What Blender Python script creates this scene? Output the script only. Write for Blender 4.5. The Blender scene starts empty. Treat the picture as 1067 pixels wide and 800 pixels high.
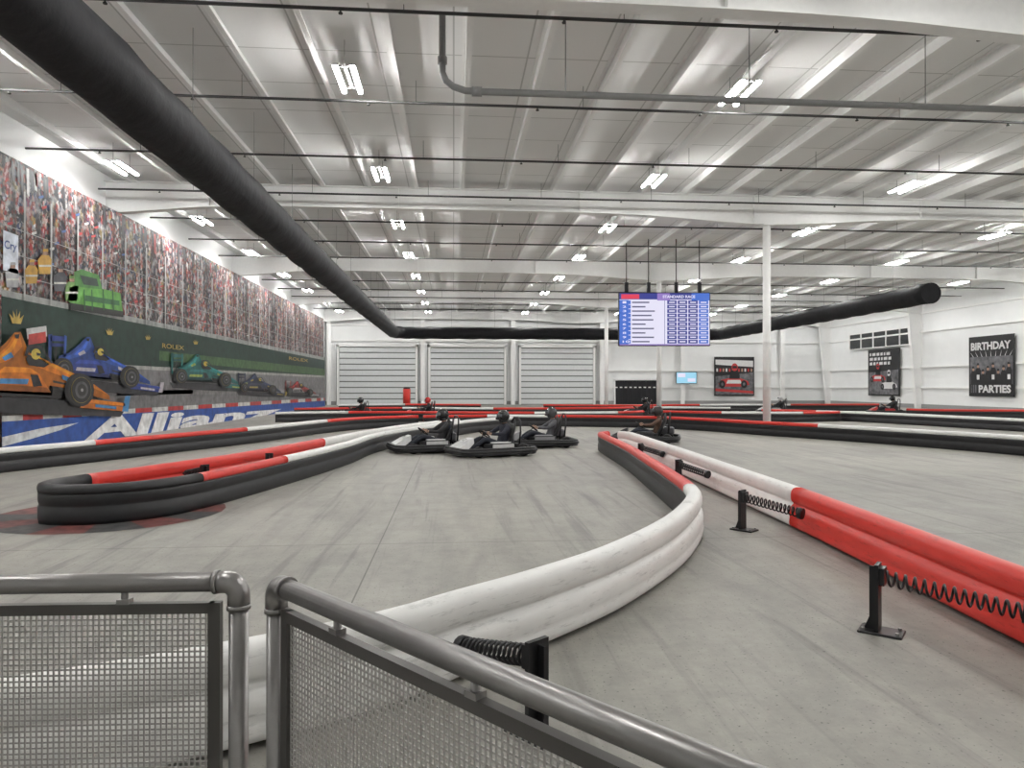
import bpy, math, random
from mathutils import Vector, Matrix
random.seed(7)
SC=bpy.context.scene
COL=SC.collection
YAW=math.radians(4.7); CS,SN=math.cos(YAW),math.sin(YAW)
F=740.0; H=1.6
def W(x,d,z=0.0):            # metres right of / ahead of the viewing spot -> room coordinates
    return Vector((x*CS+d*SN,-x*SN+d*CS,z))
# ------------------------------------------------------------------ materials
MATS={}
def mat(name,col,rough=0.6,metal=0.0,var=0.06,scale=8.0,bump=0.0,emit=None,estr=0.0,spec=None):
    if name in MATS: return MATS[name]
    m=bpy.data.materials.new(name); m.use_nodes=True; nt=m.node_tree; N=nt.nodes; L=nt.links
    b=N['Principled BSDF']; b.inputs['Roughness'].default_value=rough; b.inputs['Metallic'].default_value=metal
    if spec is not None: b.inputs['Specular IOR Level'].default_value=spec
    tc=N.new('ShaderNodeTexCoord'); no=N.new('ShaderNodeTexNoise'); no.inputs['Scale'].default_value=scale; no.inputs['Detail'].default_value=4
    L.new(tc.outputs['Object'],no.inputs['Vector'])
    cr=N.new('ShaderNodeValToRGB'); e=cr.color_ramp.elements
    e[0].position=0.3; e[1].position=0.7
    e[0].color=tuple(max(0,c*(1-var)) for c in col)+(1,); e[1].color=tuple(min(1,c*(1+var)) for c in col)+(1,)
    L.new(no.outputs['Fac'],cr.inputs['Fac']); L.new(cr.outputs['Color'],b.inputs['Base Color'])
    if bump>0:
        bp=N.new('ShaderNodeBump'); bp.inputs['Strength'].default_value=bump; bp.inputs['Distance'].default_value=0.02
        L.new(no.outputs['Fac'],bp.inputs['Height']); L.new(bp.outputs['Normal'],b.inputs['Normal'])
    if emit: 
        b.inputs['Emission Color'].default_value=tuple(emit)+(1,); b.inputs['Emission Strength'].default_value=estr
    MATS[name]=m; return m
def plastic(name,col,dirt):
    m=mat(name,col,.38,var=.04,scale=4,spec=.4); nt=m.node_tree; N=nt.nodes; L=nt.links; b=N['Principled BSDF']
    src=b.inputs['Base Color'].links[0].from_socket
    tc=N.new('ShaderNodeTexCoord'); mp=N.new('ShaderNodeMapping'); mp.inputs['Scale'].default_value=(2,2,14)
    no=N.new('ShaderNodeTexNoise'); no.inputs['Scale'].default_value=2.2; no.inputs['Detail'].default_value=8; no.inputs['Roughness'].default_value=.75
    L.new(tc.outputs['Object'],mp.inputs['Vector']); L.new(mp.outputs['Vector'],no.inputs['Vector'])
    r=N.new('ShaderNodeValToRGB'); r.color_ramp.elements[0].position=.30; r.color_ramp.elements[1].position=.45
    r.color_ramp.elements[0].color=(dirt,dirt,dirt,1); r.color_ramp.elements[1].color=(1,1,1,1); L.new(no.outputs['Fac'],r.inputs['Fac'])
    x=N.new('ShaderNodeMix'); x.data_type='RGBA'; x.blend_type='MULTIPLY'; x.inputs[0].default_value=1
    L.new(src,x.inputs[6]); L.new(r.outputs['Color'],x.inputs[7]); L.new(x.outputs[2],b.inputs['Base Color'])
    bp=N.new('ShaderNodeBump'); bp.inputs['Strength'].default_value=.15; bp.inputs['Distance'].default_value=.005; L.new(no.outputs['Fac'],bp.inputs['Height']); L.new(bp.outputs['Normal'],b.inputs['Normal'])
    return m
white_pl=plastic('white_plastic',(.76,.76,.74),.62)
red_pl=plastic('red_plastic',(.62,.036,.026),.55)
black_pl=mat('black_plastic',(.013,.013,.015),.45,var=.3,scale=6)
blk=mat('black_rubber',(.012,.012,.013),.75,var=.2)
steelblk=mat('black_steel',(.015,.015,.017),.4,metal=.3)
pewter=mat('pewter_metal',(.29,.28,.275),.36,metal=.8,var=.05,scale=30)
wiremat=mat('wire_metal',(.48,.47,.45),.45,metal=.6,var=.08,scale=40)
white_st=mat('white_steel',(.86,.86,.85),.5,var=.02)
purl_m=mat('purlin_white',(.88,.88,.87),.55,var=.02)
grey_pipe=mat('grey_pipe',(.20,.20,.20),.5)
lamp_body=mat('lamp_body_grey',(.22,.22,.22),.5)
dark_pipe=mat('dark_pipe',(.03,.03,.03),.5)
duct_m=mat('duct_fabric',(.008,.008,.010),.7,var=.35,scale=3,bump=.8,spec=.3)
wallm=mat('wall_white',(.84,.85,.85),.6,var=.02,scale=1.2)
tube_em=mat('lamp_tube',(1,1,1),.5,emit=(1,.99,.965),estr=185)
def floor_mat():
    m=bpy.data.materials.new('concrete_floor'); m.use_nodes=True; nt=m.node_tree; N=nt.nodes; L=nt.links; b=N['Principled BSDF']
    tc=N.new('ShaderNodeTexCoord')
    def noise(scale,det,rough,dist=0,mapping=None,rot=0):
        n=N.new('ShaderNodeTexNoise'); n.inputs['Scale'].default_value=scale; n.inputs['Detail'].default_value=det; n.inputs['Roughness'].default_value=rough; n.inputs['Distortion'].default_value=dist
        if mapping:
            mp=N.new('ShaderNodeMapping'); mp.inputs['Scale'].default_value=mapping; mp.inputs['Rotation'].default_value=(0,0,rot)
            L.new(tc.outputs['Object'],mp.inputs['Vector']); L.new(mp.outputs['Vector'],n.inputs['Vector'])
        else: L.new(tc.outputs['Object'],n.inputs['Vector'])
        return n.outputs['Fac']
    def ramp(src,p0,p1,c0,c1):
        r=N.new('ShaderNodeValToRGB'); r.color_ramp.elements[0].position=p0; r.color_ramp.elements[1].position=p1
        r.color_ramp.elements[0].color=(*c0,1); r.color_ramp.elements[1].color=(*c1,1); L.new(src,r.inputs['Fac']); return r.outputs['Color']
    def mul(a,bb,f=1):
        x=N.new('ShaderNodeMix'); x.data_type='RGBA'; x.blend_type='MULTIPLY'; x.inputs[0].default_value=f
        L.new(a,x.inputs[6]); L.new(bb,x.inputs[7]); return x.outputs[2]
    n2=noise(9,9,.78)
    c=ramp(noise(.32,6,.55),.3,.7,(.34,.328,.292),(.42,.408,.365))
    c=mul(c,ramp(n2,.3,.65,(.78,.78,.78),(1,1,1)))
    c=mul(c,ramp(noise(2.4,8,.7,.3),.38,.58,(.88,.88,.88),(1,1,1)))
    c=mul(c,ramp(noise(1.1,7,.6,1.2,(1.5,.32,1),.45),.38,.6,(.83,.83,.84),(1,1,1)))
    c=mul(c,ramp(noise(1.6,5,.6,.6,(2.8,.13,1),-.35),.56,.68,(1,1,1),(.72,.72,.73)))
    c=mul(c,ramp(noise(1.8,4,.6,.5,(3.4,.12,1),.15),.60,.70,(1,1,1),(.74,.74,.75)))
    c=mul(c,ramp(noise(.16,3,.5,.4),.40,.62,(.88,.88,.89),(1.0,1.0,.99)))
    c=mul(c,ramp(noise(46,3,.5),.30,.36,(.40,.40,.40),(1,1,1)))
    br=N.new('ShaderNodeTexBrick'); br.offset=0; br.inputs['Scale'].default_value=1; br.inputs['Brick Width'].default_value=4.6; br.inputs['Row Height'].default_value=4.6
    br.inputs['Mortar Size'].default_value=.007; br.inputs['Mortar Smooth'].default_value=.2
    br.inputs['Color1'].default_value=(1,1,1,1); br.inputs['Color2'].default_value=(1,1,1,1); br.inputs['Mortar'].default_value=(.45,.45,.44,1)
    mb=N.new('ShaderNodeMapping'); mb.inputs['Location'].default_value=(.75,1.9,0)
    L.new(tc.outputs['Object'],mb.inputs['Vector']); L.new(mb.outputs['Vector'],br.inputs['Vector'])
    c=mul(c,br.outputs['Color'])
    L.new(c,b.inputs['Base Color'])
    r=N.new('ShaderNodeMapRange'); r.inputs[3].default_value=.42; r.inputs[4].default_value=.68; L.new(n2,r.inputs[0]); L.new(r.outputs[0],b.inputs['Roughness'])
    bp=N.new('ShaderNodeBump'); bp.inputs['Strength'].default_value=.10; bp.inputs['Distance'].default_value=.01; L.new(n2,bp.inputs['Height']); L.new(bp.outputs['Normal'],b.inputs['Normal'])
    return m
def ceil_mat():
    m=bpy.data.materials.new('ceiling_insulation'); m.use_nodes=True; nt=m.node_tree; N=nt.nodes; L=nt.links; b=N['Principled BSDF']; b.inputs['Roughness'].default_value=.7
    tc=N.new('ShaderNodeTexCoord'); br=N.new('ShaderNodeTexBrick'); br.offset=0; br.inputs['Scale'].default_value=1
    br.inputs['Brick Width'].default_value=1.5; br.inputs['Row Height'].default_value=1.6; br.inputs['Mortar Size'].default_value=.018
    br.inputs['Color1'].default_value=(.87,.87,.865,1); br.inputs['Color2'].default_value=(.83,.83,.825,1); br.inputs['Mortar'].default_value=(.55,.55,.54,1)
    no=N.new('ShaderNodeTexNoise'); no.inputs['Scale'].default_value=1.3; no.inputs['Detail'].default_value=6
    L.new(tc.outputs['Object'],no.inputs['Vector']); L.new(tc.outputs['Object'],br.inputs['Vector']); L.new(br.outputs['Color'],b.inputs['Base Color'])
    bp=N.new('ShaderNodeBump'); bp.inputs['Strength'].default_value=.25; bp.inputs['Distance'].default_value=.05; L.new(no.outputs['Fac'],bp.inputs['Height']); L.new(bp.outputs['Normal'],b.inputs['Normal'])
    return m
def crowd_mat():
    m=bpy.data.materials.new('crowd_print'); m.use_nodes=True; nt=m.node_tree; N=nt.nodes; L=nt.links; b=N['Principled BSDF']; b.inputs['Roughness'].default_value=.6
    tc=N.new('ShaderNodeTexCoord')
    def pal(src,cols,inter='CONSTANT'):
        r=N.new('ShaderNodeValToRGB'); r.color_ramp.interpolation=inter; el=r.color_ramp.elements
        el[0].position=cols[0][0]; el[0].color=(*cols[0][1],1); el[1].position=cols[1][0]; el[1].color=(*cols[1][1],1)
        for p,c in cols[2:]:
            e=el.new(p); e.color=(*c,1)
        L.new(src,r.inputs['Fac']); return r.outputs['Color']
    def vor(scale,sy,sz,dist):
        mp=N.new('ShaderNodeMapping'); mp.inputs['Scale'].default_value=(1,sy,sz); v=N.new('ShaderNodeTexVoronoi'); v.inputs['Scale'].default_value=scale
        nn=N.new('ShaderNodeTexNoise'); nn.inputs['Scale'].default_value=scale*1.2; nn.inputs['Detail'].default_value=3
        L.new(tc.outputs['Object'],nn.inputs['Vector'])
        ad=N.new('ShaderNodeVectorMath'); ad.operation='MULTIPLY_ADD'; ad.inputs[1].default_value=(dist,)*3
        L.new(nn.outputs['Color'],ad.inputs[0]); L.new(tc.outputs['Object'],ad.inputs[2]); L.new(ad.outputs[0],mp.inputs['Vector']); L.new(mp.outputs['Vector'],v.inputs['Vector'])
        s=N.new('ShaderNodeSeparateColor'); L.new(v.outputs['Color'],s.inputs[0]); return s.outputs[0]
    def mix(a,c,f,bt='MIX'):
        x=N.new('ShaderNodeMix'); x.data_type='RGBA'; x.blend_type=bt
        if isinstance(f,(int,float)): x.inputs[0].default_value=f
        else: L.new(f,x.inputs[0])
        L.new(a,x.inputs[6]); L.new(c,x.inputs[7]); return x.outputs[2]
    A=pal(vor(6,1.0,.8,.15),[(0,(.025,.025,.03)),(.30,(.36,.03,.03)),(.42,(.46,.42,.40)),(.53,(.08,.08,.09)),(.64,(.45,.12,.06)),(.71,(.66,.65,.64)),(.79,(.05,.08,.20)),(.85,(.20,.18,.16)),(.96,(.45,.33,.08))])
    B=pal(vor(15,1.0,.8,.06),[(0,(.02,.02,.025)),(.34,(.38,.25,.19)),(.48,(.70,.69,.68)),(.60,(.43,.035,.03)),(.74,(.07,.09,.16)),(.82,(.06,.06,.06)),(.92,(.46,.42,.38))])
    c=mix(A,B,.5)
    mp=N.new('ShaderNodeMapping'); mp.inputs['Scale'].default_value=(1,2.2,.16); ns=N.new('ShaderNodeTexNoise'); ns.inputs['Scale'].default_value=1.5; ns.inputs['Detail'].default_value=5
    L.new(tc.outputs['Object'],mp.inputs['Vector']); L.new(mp.outputs['Vector'],ns.inputs['Vector'])
    c=mix(c,pal(ns.outputs['Fac'],[(.38,(.18,.18,.20)),(.60,(1,1,1))],'LINEAR'),1.0,'MULTIPLY')
    n5=N.new('ShaderNodeTexNoise'); n5.inputs['Scale'].default_value=2.6; n5.inputs['Detail'].default_value=6; L.new(tc.outputs['Object'],n5.inputs['Vector'])
    wht=N.new('ShaderNodeRGB'); wht.outputs[0].default_value=(.58,.57,.57,1)
    c=mix(c,wht.outputs[0],pal(n5.outputs['Fac'],[(.54,(0,0,0)),(.70,(.45,.45,.45))],'LINEAR'))
    L.new(c,b.inputs['Base Color']); return m
# ------------------------------------------------------------------ mesh builder
def frame_of(d):
    d=d.normalized(); a=Vector((0,0,1)) if abs(d.z)<.95 else Vector((1,0,0))
    u=d.cross(a).normalized(); v=u.cross(d).normalized(); return u,v
class MB:
    def __init__(s): s.v=[];s.f=[];s.m=[];s.s=[]
    def face(s,idx,m=0,sm=False): s.f.append(idx);s.m.append(m);s.s.append(sm)
    def poly(s,pts,m=0):
        b=len(s.v); s.v+= [Vector(p) for p in pts]; s.face(list(range(b,b+len(pts))),m); return s
    def prism(s,pts,vec,m=0,sm=False):
        n=len(pts); b=len(s.v); vec=Vector(vec); pts=[Vector(p) for p in pts]
        s.v+=pts+[p+vec for p in pts]
        s.face([b+i for i in range(n)][::-1],m); s.face([b+n+i for i in range(n)],m)
        for i in range(n):
            j=(i+1)%n; s.face([b+i,b+j,b+n+j,b+n+i],m,sm)
        return s
    def box(s,c,sz,m=0,M=None,bev=0):
        c=Vector(c);x,y,z=[q/2 for q in sz]
        if bev<=0:
            p=[Vector((a*x,b*y,cc*z)) for cc in(-1,1) for a,b in((-1,-1),(1,-1),(1,1),(-1,1))]
            fs=[(3,2,1,0),(4,5,6,7),(0,1,5,4),(1,2,6,5),(2,3,7,6),(3,0,4,7)]
        else:
            rings=[(-z,bev),(-z+bev,0),(z-bev,0),(z,bev)];p=[];fs=[]
            for zz,ins in rings:
                X,Y=x-ins,y-ins
                q=[(-X+bev,-Y),(X-bev,-Y),(X,-Y+bev),(X,Y-bev),(X-bev,Y),(-X+bev,Y),(-X,Y-bev),(-X,-Y+bev)]
                p+=[Vector((a,b,zz)) for a,b in q]
            for k in range(3):
                for i in range(8):
                    j=(i+1)%8; fs.append((k*8+i,k*8+j,k*8+8+j,k*8+8+i))
            fs.append(tuple(range(7,-1,-1))); fs.append(tuple(range(24,32)))
        if M is not None: p=[M@q for q in p]
        b=len(s.v); s.v+=[q+c for q in p]
        for f in fs: s.face([b+i for i in f],m)
        return s
    def cyl(s,p0,p1,r0,r1=None,n=12,m=0):
        p0,p1=Vector(p0),Vector(p1); r1=r0 if r1 is None else r1
        u,v=frame_of(p1-p0); b=len(s.v)
        for p,r in((p0,r0),(p1,r1)):
            for i in range(n):
                a=2*math.pi*i/n; s.v.append(p+u*(r*math.cos(a))+v*(r*math.sin(a)))
        for i in range(n):
            j=(i+1)%n; s.face([b+i,b+n+i,b+n+j,b+j],m,n>6)
        s.face([b+i for i in range(n)],m); s.face([b+n+i for i in range(n)][::-1],m); return s
    def tube(s,path,r,n=8,closed=False,m=0):
        P=[Vector(p) for p in path]; k=len(P); b=len(s.v); u=None
        for i in range(k):
            t=(P[(i+1)%k]-P[i-1]) if closed else (P[min(i+1,k-1)]-P[max(i-1,0)])
            t.normalize()
            if u is None: u,v=frame_of(t)
            else:
                u=(u-t*u.dot(t)).normalized(); v=u.cross(t).normalized()
            rr=r[i] if isinstance(r,(list,tuple)) else r
            for q in range(n):
                a=2*math.pi*q/n; s.v.append(P[i]+u*(rr*math.cos(a))+v*(rr*math.sin(a)))
        for i in range(k if closed else k-1):
            i2=(i+1)%k
            for q in range(n):
                q2=(q+1)%n; s.face([b+i*n+q,b+i2*n+q,b+i2*n+q2,b+i*n+q2],m,True)
        if not closed:
            s.face([b+q for q in range(n)],m); s.face([b+(k-1)*n+q for q in range(n)][::-1],m)
        return s
    def sphere(s,c,r,m=0,nu=16,nv=10,M=None,keep=None):
        c=Vector(c); r=r if isinstance(r,(tuple,list)) else (r,r,r); b=len(s.v)
        for j in range(nv+1):
            th=math.pi*j/nv
            for i in range(nu):
                ph=2*math.pi*i/nu; p=Vector((r[0]*math.sin(th)*math.cos(ph),r[1]*math.sin(th)*math.sin(ph),r[2]*math.cos(th)))
                if M is not None:p=M@p
                s.v.append(p+c)
        for j in range(nv):
            for i in range(nu):
                i2=(i+1)%nu
                if keep and not keep((j+.5)/nv*180,(i+.5)/nu*360): continue
                s.face([b+j*nu+i,b+(j+1)*nu+i,b+(j+1)*nu+i2,b+j*nu+i2],m,True)
        return s
    def mesh_in(s,me,M,m=0):
        b=len(s.v); s.v+=[M@v.co for v in me.vertices]
        for p in me.polygons: s.face([b+i for i in p.vertices],m)
    def build(s,name):
        me=bpy.data.meshes.new(name); me.from_pydata([tuple(v) for v in s.v],[],s.f)
        me.polygons.foreach_set('material_index',s.m); me.polygons.foreach_set('use_smooth',s.s); me.update(); return me
def mk(name,mb,mats,parent=None,label=None,cat=None,loc=None,rotz=0,group=None,kind=None):
    me=mb.build(name) if isinstance(mb,MB) else mb
    if mats:
        for m in (mats if isinstance(mats,(list,tuple)) else [mats]): me.materials.append(m)
    o=bpy.data.objects.new(name,me); COL.objects.link(o); deco(o,label,cat,group,kind)
    if parent: o.parent=parent
    if loc is not None: o.location=loc
    o.rotation_euler[2]=rotz; return o
def deco(o,label=None,cat=None,group=None,kind=None):
    if label:o['label']=label
    if cat:o['category']=cat
    if group:o['group']=group
    if kind:o['kind']=kind
def empty(name,label,cat,loc=(0,0,0),rotz=0,group=None):
    o=bpy.data.objects.new(name,None); o.empty_display_size=.2; COL.objects.link(o); o.location=loc; o.rotation_euler[2]=rotz; deco(o,label,cat,group); return o
def text_mesh(body,bold=0.0,align='CENTER'):
    cu=bpy.data.curves.new('t','FONT'); cu.body=body; cu.align_x=align; cu.size=1; cu.offset=bold; cu.resolution_u=3
    o=bpy.data.objects.new('t',cu); COL.objects.link(o); dg=bpy.context.evaluated_depsgraph_get(); dg.update()
    me=bpy.data.meshes.new_from_object(o.evaluated_get(dg)); COL.objects.unlink(o); bpy.data.objects.remove(o)
    xs=[v.co.x for v in me.vertices]; ys=[v.co.y for v in me.vertices]; x0,x1,y0,y1=min(xs),max(xs),min(ys),max(ys)
    for v in me.vertices: v.co=((v.co.x-x0)/(x1-x0),(v.co.y-y0)/(y1-y0),0)
    return me
def text_map(mb,body,fn,m,bold=0.02):
    me=text_mesh(body,bold); b=len(mb.v)
    mb.v+=[Vector(fn(v.co.x,v.co.y)) for v in me.vertices]
    for p in me.polygons: mb.face([b+i for i in p.vertices],m)
# ------------------------------------------------------------------ room shell
XL,XR,YB,YF,ZC=-11.0,34.0,-5.0,62.2,8.3
S='structure'
mk('floor',MB().box(((XL+XR)/2,(YB+YF)/2,-.1),(XR-XL+.6,YF-YB+.6,.2)),floor_mat(),kind=S,label='light grey concrete karting floor with saw-cut joints')
mk('ceiling',MB().box(((XL+XR)/2,(YB+YF)/2,ZC+.1),(XR-XL+.6,YF-YB+.6,.2)),ceil_mat(),kind=S,label='white insulated metal roof lining')
mk('wall_left',MB().box((XL-.15,(YB+YF)/2,ZC/2),(.3,YF-YB,ZC)),wallm,kind=S,label='white metal side wall')
mk('wall_right',MB().box((XR+.15,(YB+YF)/2,ZC/2),(.3,YF-YB,ZC)),wallm,kind=S,label='white metal side wall')
mk('wall_back',MB().box(((XL+XR)/2,YF+.15,ZC/2),(XR-XL,.3,ZC)),wallm,kind=S,label='white metal end wall with overhead doors')
mk('wall_front',MB().box(((XL+XR)/2,YB-.15,ZC/2),(XR-XL,.3,ZC)),wallm,kind=S,label='plain white end wall')
mk('baseboard_back',MB().box(((XL+XR)/2,YF-.03,.15),(XR-XL,.06,.3)),mat('base_grey',(.3,.3,.3),.6),kind=S)
mk('baseboard_right',MB().box((XR-.03,(YB+YF)/2,.15),(.06,YF-YB,.3)),MATS['base_grey'],kind=S)
tn=0
for z in (1.5,3.0,5.55,6.9):
    tn+=1; mk('trim_%d'%tn,MB().box((XR-.08,(20+YF)/2,z),(.16,YF-20,.12)),white_st,kind=S)
    if z>5: tn+=1; mk('trim_%d'%tn,MB().box(((XL+XR)/2,YF-.08,z),(XR-XL,.16,.14)),white_st,kind=S)
    else: tn+=1; mk('trim_%d'%tn,MB().box(((13.2+XR)/2,YF-.08,z),(XR-13.2,.16,.1)),white_st,kind=S)
doorm=mat('door_panel',(.72,.74,.745),.5,var=.04); door_d=mat('door_gap',(.14,.15,.15),.6)
for k,(x0,x1) in enumerate(((-9.8,-3.3),(-2.0,4.4),(5.9,12.3))):
    mb=MB(); n=10; h=5.0/n
    mb.box(((x0+x1)/2,YF-.06,2.5),(x1-x0,.06,5.0),1)
    for i in range(n):
        mb.box(((x0+x1)/2,YF-.12,h*i+h/2),(x1-x0-.04,.08,h-.09),0)
        mb.box(((x0+x1)/2,YF-.17,h*i+h*.5),(x1-x0-.04,.03,.05),0)
    mb.box((x0-.1,YF-.15,2.6),(.2,.3,5.2),2); mb.box((x1+.1,YF-.15,2.6),(.2,.3,5.2),2); mb.box(((x0+x1)/2,YF-.15,5.15),(x1-x0+.4,.3,.3),2)
    for xx in (x0-.22,x1+.22): mb.box((xx,YF-.12,2.6),(.08,.2,5.2),1)
    mk('door_%d'%(k+1),mb,[doorm,door_d,white_st],kind=S,label='closed white sectional overhead door')
mb=MB().box((16.3,YF-.08,1.05),(4.0,.1,2.1),0).box((14.25,YF-.1,1.1),(.12,.16,2.2),1).box((18.35,YF-.1,1.1),(.12,.16,2.2),1).box((16.3,YF-.1,2.2),(4.2,.16,.12),1)
for i in range(9): mb.box((14.6+i*.43,YF-.15,1.04),(.2,.05,2.06),0)
mk('door_4',mb,[mat('curtain_black',(.015,.015,.018),.8),white_st],kind=S,label='dark curtained doorway')
mb=MB().box((XR-.1,54.0,5.35),(.1,8.6,1.25),0)
for i in range(6): mb.box((XR-.17,49.7+i*1.72,5.35),(.08,.1,1.3),1)
mb.box((XR-.17,54,5.99),(.08,8.7,.08),1).box((XR-.17,54,4.71),(.08,8.7,.08),1)
mk('window_1',mb,[mat('dark_glass',(.015,.018,.02),.25),white_st],kind=S,label='long dark high strip window')
for i,x in enumerate((-10.6,-2.65,5.15,13.0,20.3,29.5)):
    mk('wall_post' if i==0 else 'wall_post.%03d'%i,MB().box((x,YF-.3,ZC/2),(.12,.5,ZC)).box((x,YF-.55,ZC/2),(.35,.05,ZC)),white_st,label='white steel wall post against the end wall',cat='post',group='end wall posts')
# ------------------------------------------------------------------ roof frames
FY=[-2.1,10.7,23.5,36.3,49.1,61.6]
zb=lambda x: 7.42-.28*math.exp(-((x-10.8)/3.5)**2)-.30*math.exp(-((x-XL)/2.5)**2)-.5*math.exp(-((x-XR)/3)**2)
xs=[XL+(XR-XL)*i/60 for i in range(61)]
mb=MB()
for x in xs:
    for y in(-.012,.012): mb.v+=[Vector((x,y,zb(x))),Vector((x,y,8.08))]
for i in range(60):
    a=i*4
    mb.face([a,a+4,a+5,a+1],0); mb.face([a+2,a+3,a+7,a+6],0)
for x0,x1 in zip(xs[:-1],xs[1:]):
    mb.prism([(x0,-.15,zb(x0)),(x1,-.15,zb(x1)),(x1,-.15,zb(x1)-.03),(x0,-.15,zb(x0)-.03)],(0,.30,0),0)
mb.box(((XL+XR)/2,0,8.08),(XR-XL,.3,.03))
for i in range(7): 
    x=XL+3.2+i*6; mb.box((x,0,(zb(x)+8.08)/2),(.02,.26,8.08-zb(x)))
beam_me=mb.build('roof_beam'); beam_me.materials.append(white_st)
for i,y in enumerate(FY):
    mk('roof_beam',beam_me,None,label='deep white steel roof beam spanning the hall',cat='beam',loc=(0,y,0),group='roof beams')
mb=MB().prism([(XR,-.012,0),(XR-.45,-.012,0),(XR-1.1,-.012,7.3),(XR,-.012,7.3)],(0,.024,0))
mb.prism([(XR-.45,-.15,0),(XR-.49,-.15,0),(XR-1.14,-.15,7.3),(XR-1.1,-.15,7.3)],(0,.30,0)).box((XR-.02,0,3.65),(.03,.3,7.3))
cme=mb.build('frame_column'); cme.materials.append(white_st)
for y in FY[2:]: mk('frame_column',cme,None,label='white tapered steel frame column on the side wall',cat='column',loc=(0,y,0),group='side wall columns')
mb=MB().cyl((0,0,0),(0,0,7.12),.13,n=20).box((0,0,.02),(.45,.45,.04)).box((0,0,7.1),(.4,.4,.05))
colme=mb.build('support_column'); colme.materials.append(white_st)
for y in FY[2:5]: mk('support_column',colme,None,label='slim round white steel support column on the floor',cat='column',loc=(10.68,y,0),group='support columns')
mb=MB().box((0,(YB+YF)/2,8.175),(.02,YF-YB,.23)).box((.05,(YB+YF)/2,8.07),(.11,YF-YB,.015)).box((-.04,(YB+YF)/2,8.285),(.09,YF-YB,.015))
pme=mb.build('roof_purlin'); pme.materials.append(purl_m)
for i in range(30): mk('roof_purlin',pme,None,label='thin white steel roof purlin',cat='purlin',loc=(XL+.75+i*1.5,0,0),group='roof purlins')
y=11.5
while y<59:
    mb=MB().cyl((XL+.2,0,7.62),(XR-.2,0,7.62),.030,n=8)
    for i in range(12):
        x=XL+2+i*3.6; mb.cyl((x,0,7.62),(x,0,7.56),.015,n=6).cyl((x,0,7.56),(x,0,7.54),.035,n=8)
        mb.cyl((x+1,0,7.62),(x+1,0,8.1),.006,n=4)
    mk('sprinkler_pipe',mb,dark_pipe,label='thin dark sprinkler pipe with heads under the roof',cat='pipe',loc=(0,y,0),group='sprinkler pipes')
    y+=3.7
yy=12.6
path=[(-.2,yy,8.2),(-.2,yy,7.5),(-.2,yy,7.15),(-.13,yy,7.0),(.0,yy,6.9),(.2,yy,6.84),(.5,yy,6.83),(5,yy,6.83),(XR-.3,yy,6.83)]
mb=MB().tube(path,.06,n=12).cyl((.32,yy,6.83),(.5,yy,6.83),.085,n=12).cyl((-.2,yy,7.3),(-.2,yy,7.42),.085,n=12)
for i in range(8): mb.cyl((2+i*3.4,yy,6.83),(2+i*3.4,yy,8.2),.01,n=4)
mk('sprinkler_main_pipe',mb,grey_pipe,label='thick grey sprinkler main pipe with elbow riser',cat='pipe')
# duct
zc=5.97
def arc(cx,cy,r,a0,a1,n=8): return [(cx+r*math.cos(math.radians(a0+(a1-a0)*i/n)),cy+r*math.sin(math.radians(a0+(a1-a0)*i/n)),zc) for i in range(n+1)]
def dens(a,b,n): return [tuple(Vector(a).lerp(Vector(b),i/n)) for i in range(n)]
DL,DR,DF=-4.82,22.2,58.4
path=dens((DL,-4,zc),(DL,DF-1.5,zc),90)+arc(DL+1.5,DF-1.5,1.5,180,90)+dens((DL+1.7,DF,zc),(DR-1.7,DF,zc),40)+arc(DR-1.5,DF-1.5,1.5,90,0)+dens((DR,DF-1.7,zc),(DR,31.5,zc),45)+[(DR,31.4,zc)]
path=[(p[0],p[1],p[2]-.035*abs(math.sin(i*.9))) for i,p in enumerate(path)]
rad=[.485*(1+.022*math.sin(i*1.9)) for i in range(len(path))]
duct=empty('air_duct','long black fabric air duct hung below the roof','duct')
mk('duct_tube',MB().tube(path,rad,n=24),duct_m,parent=duct)
for i in range(2,len(path),6):
    p=path[i]; mk('hanger_wire',MB().cyl((p[0],p[1],zc+.4),(p[0],p[1],8.25),.006,n=4),grey_pipe,parent=duct)
# ------------------------------------------------------------------ ceiling lights
mb=MB()
for dx in(-.165,.165): mb.box((dx,0,.045),(.115,1.26,.02),0)
for dy in(-.5,.5): mb.box((0,dy,.07),(.40,.035,.02))
mb.box((0,0,.09),(.06,1.05,.03))
fix_me=mb.build('ceiling_light'); fix_me.materials.append(lamp_body)
tb=MB().box((0,0,0),(.075,1.22,.036)).build('light_tube'); tb.materials.append(tube_em)
wr=MB().cyl((0,0,.08),(0,0,.58),.006,n=4).build('hanger_wire'); wr.materials.append(grey_pipe)
for x in (-9.3,-2.1,5.95,13.9,21.9,29.9):
    for y in [14.4+6.37*k for k in range(-2,8)]:
        o=mk('ceiling_light',fix_me,None,label='suspended twin-tube white light fixture, switched on',cat='ceiling light',loc=(x,y,7.7),group='ceiling light fixtures')
        for dx in(-.165,.165): mk('light_tube',tb,None,parent=o,loc=(dx,0,.015),label='glowing white tube')
        for dy in(-.5,.5): mk('hanger_wire',wr,None,parent=o,loc=(0,dy,0))
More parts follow.
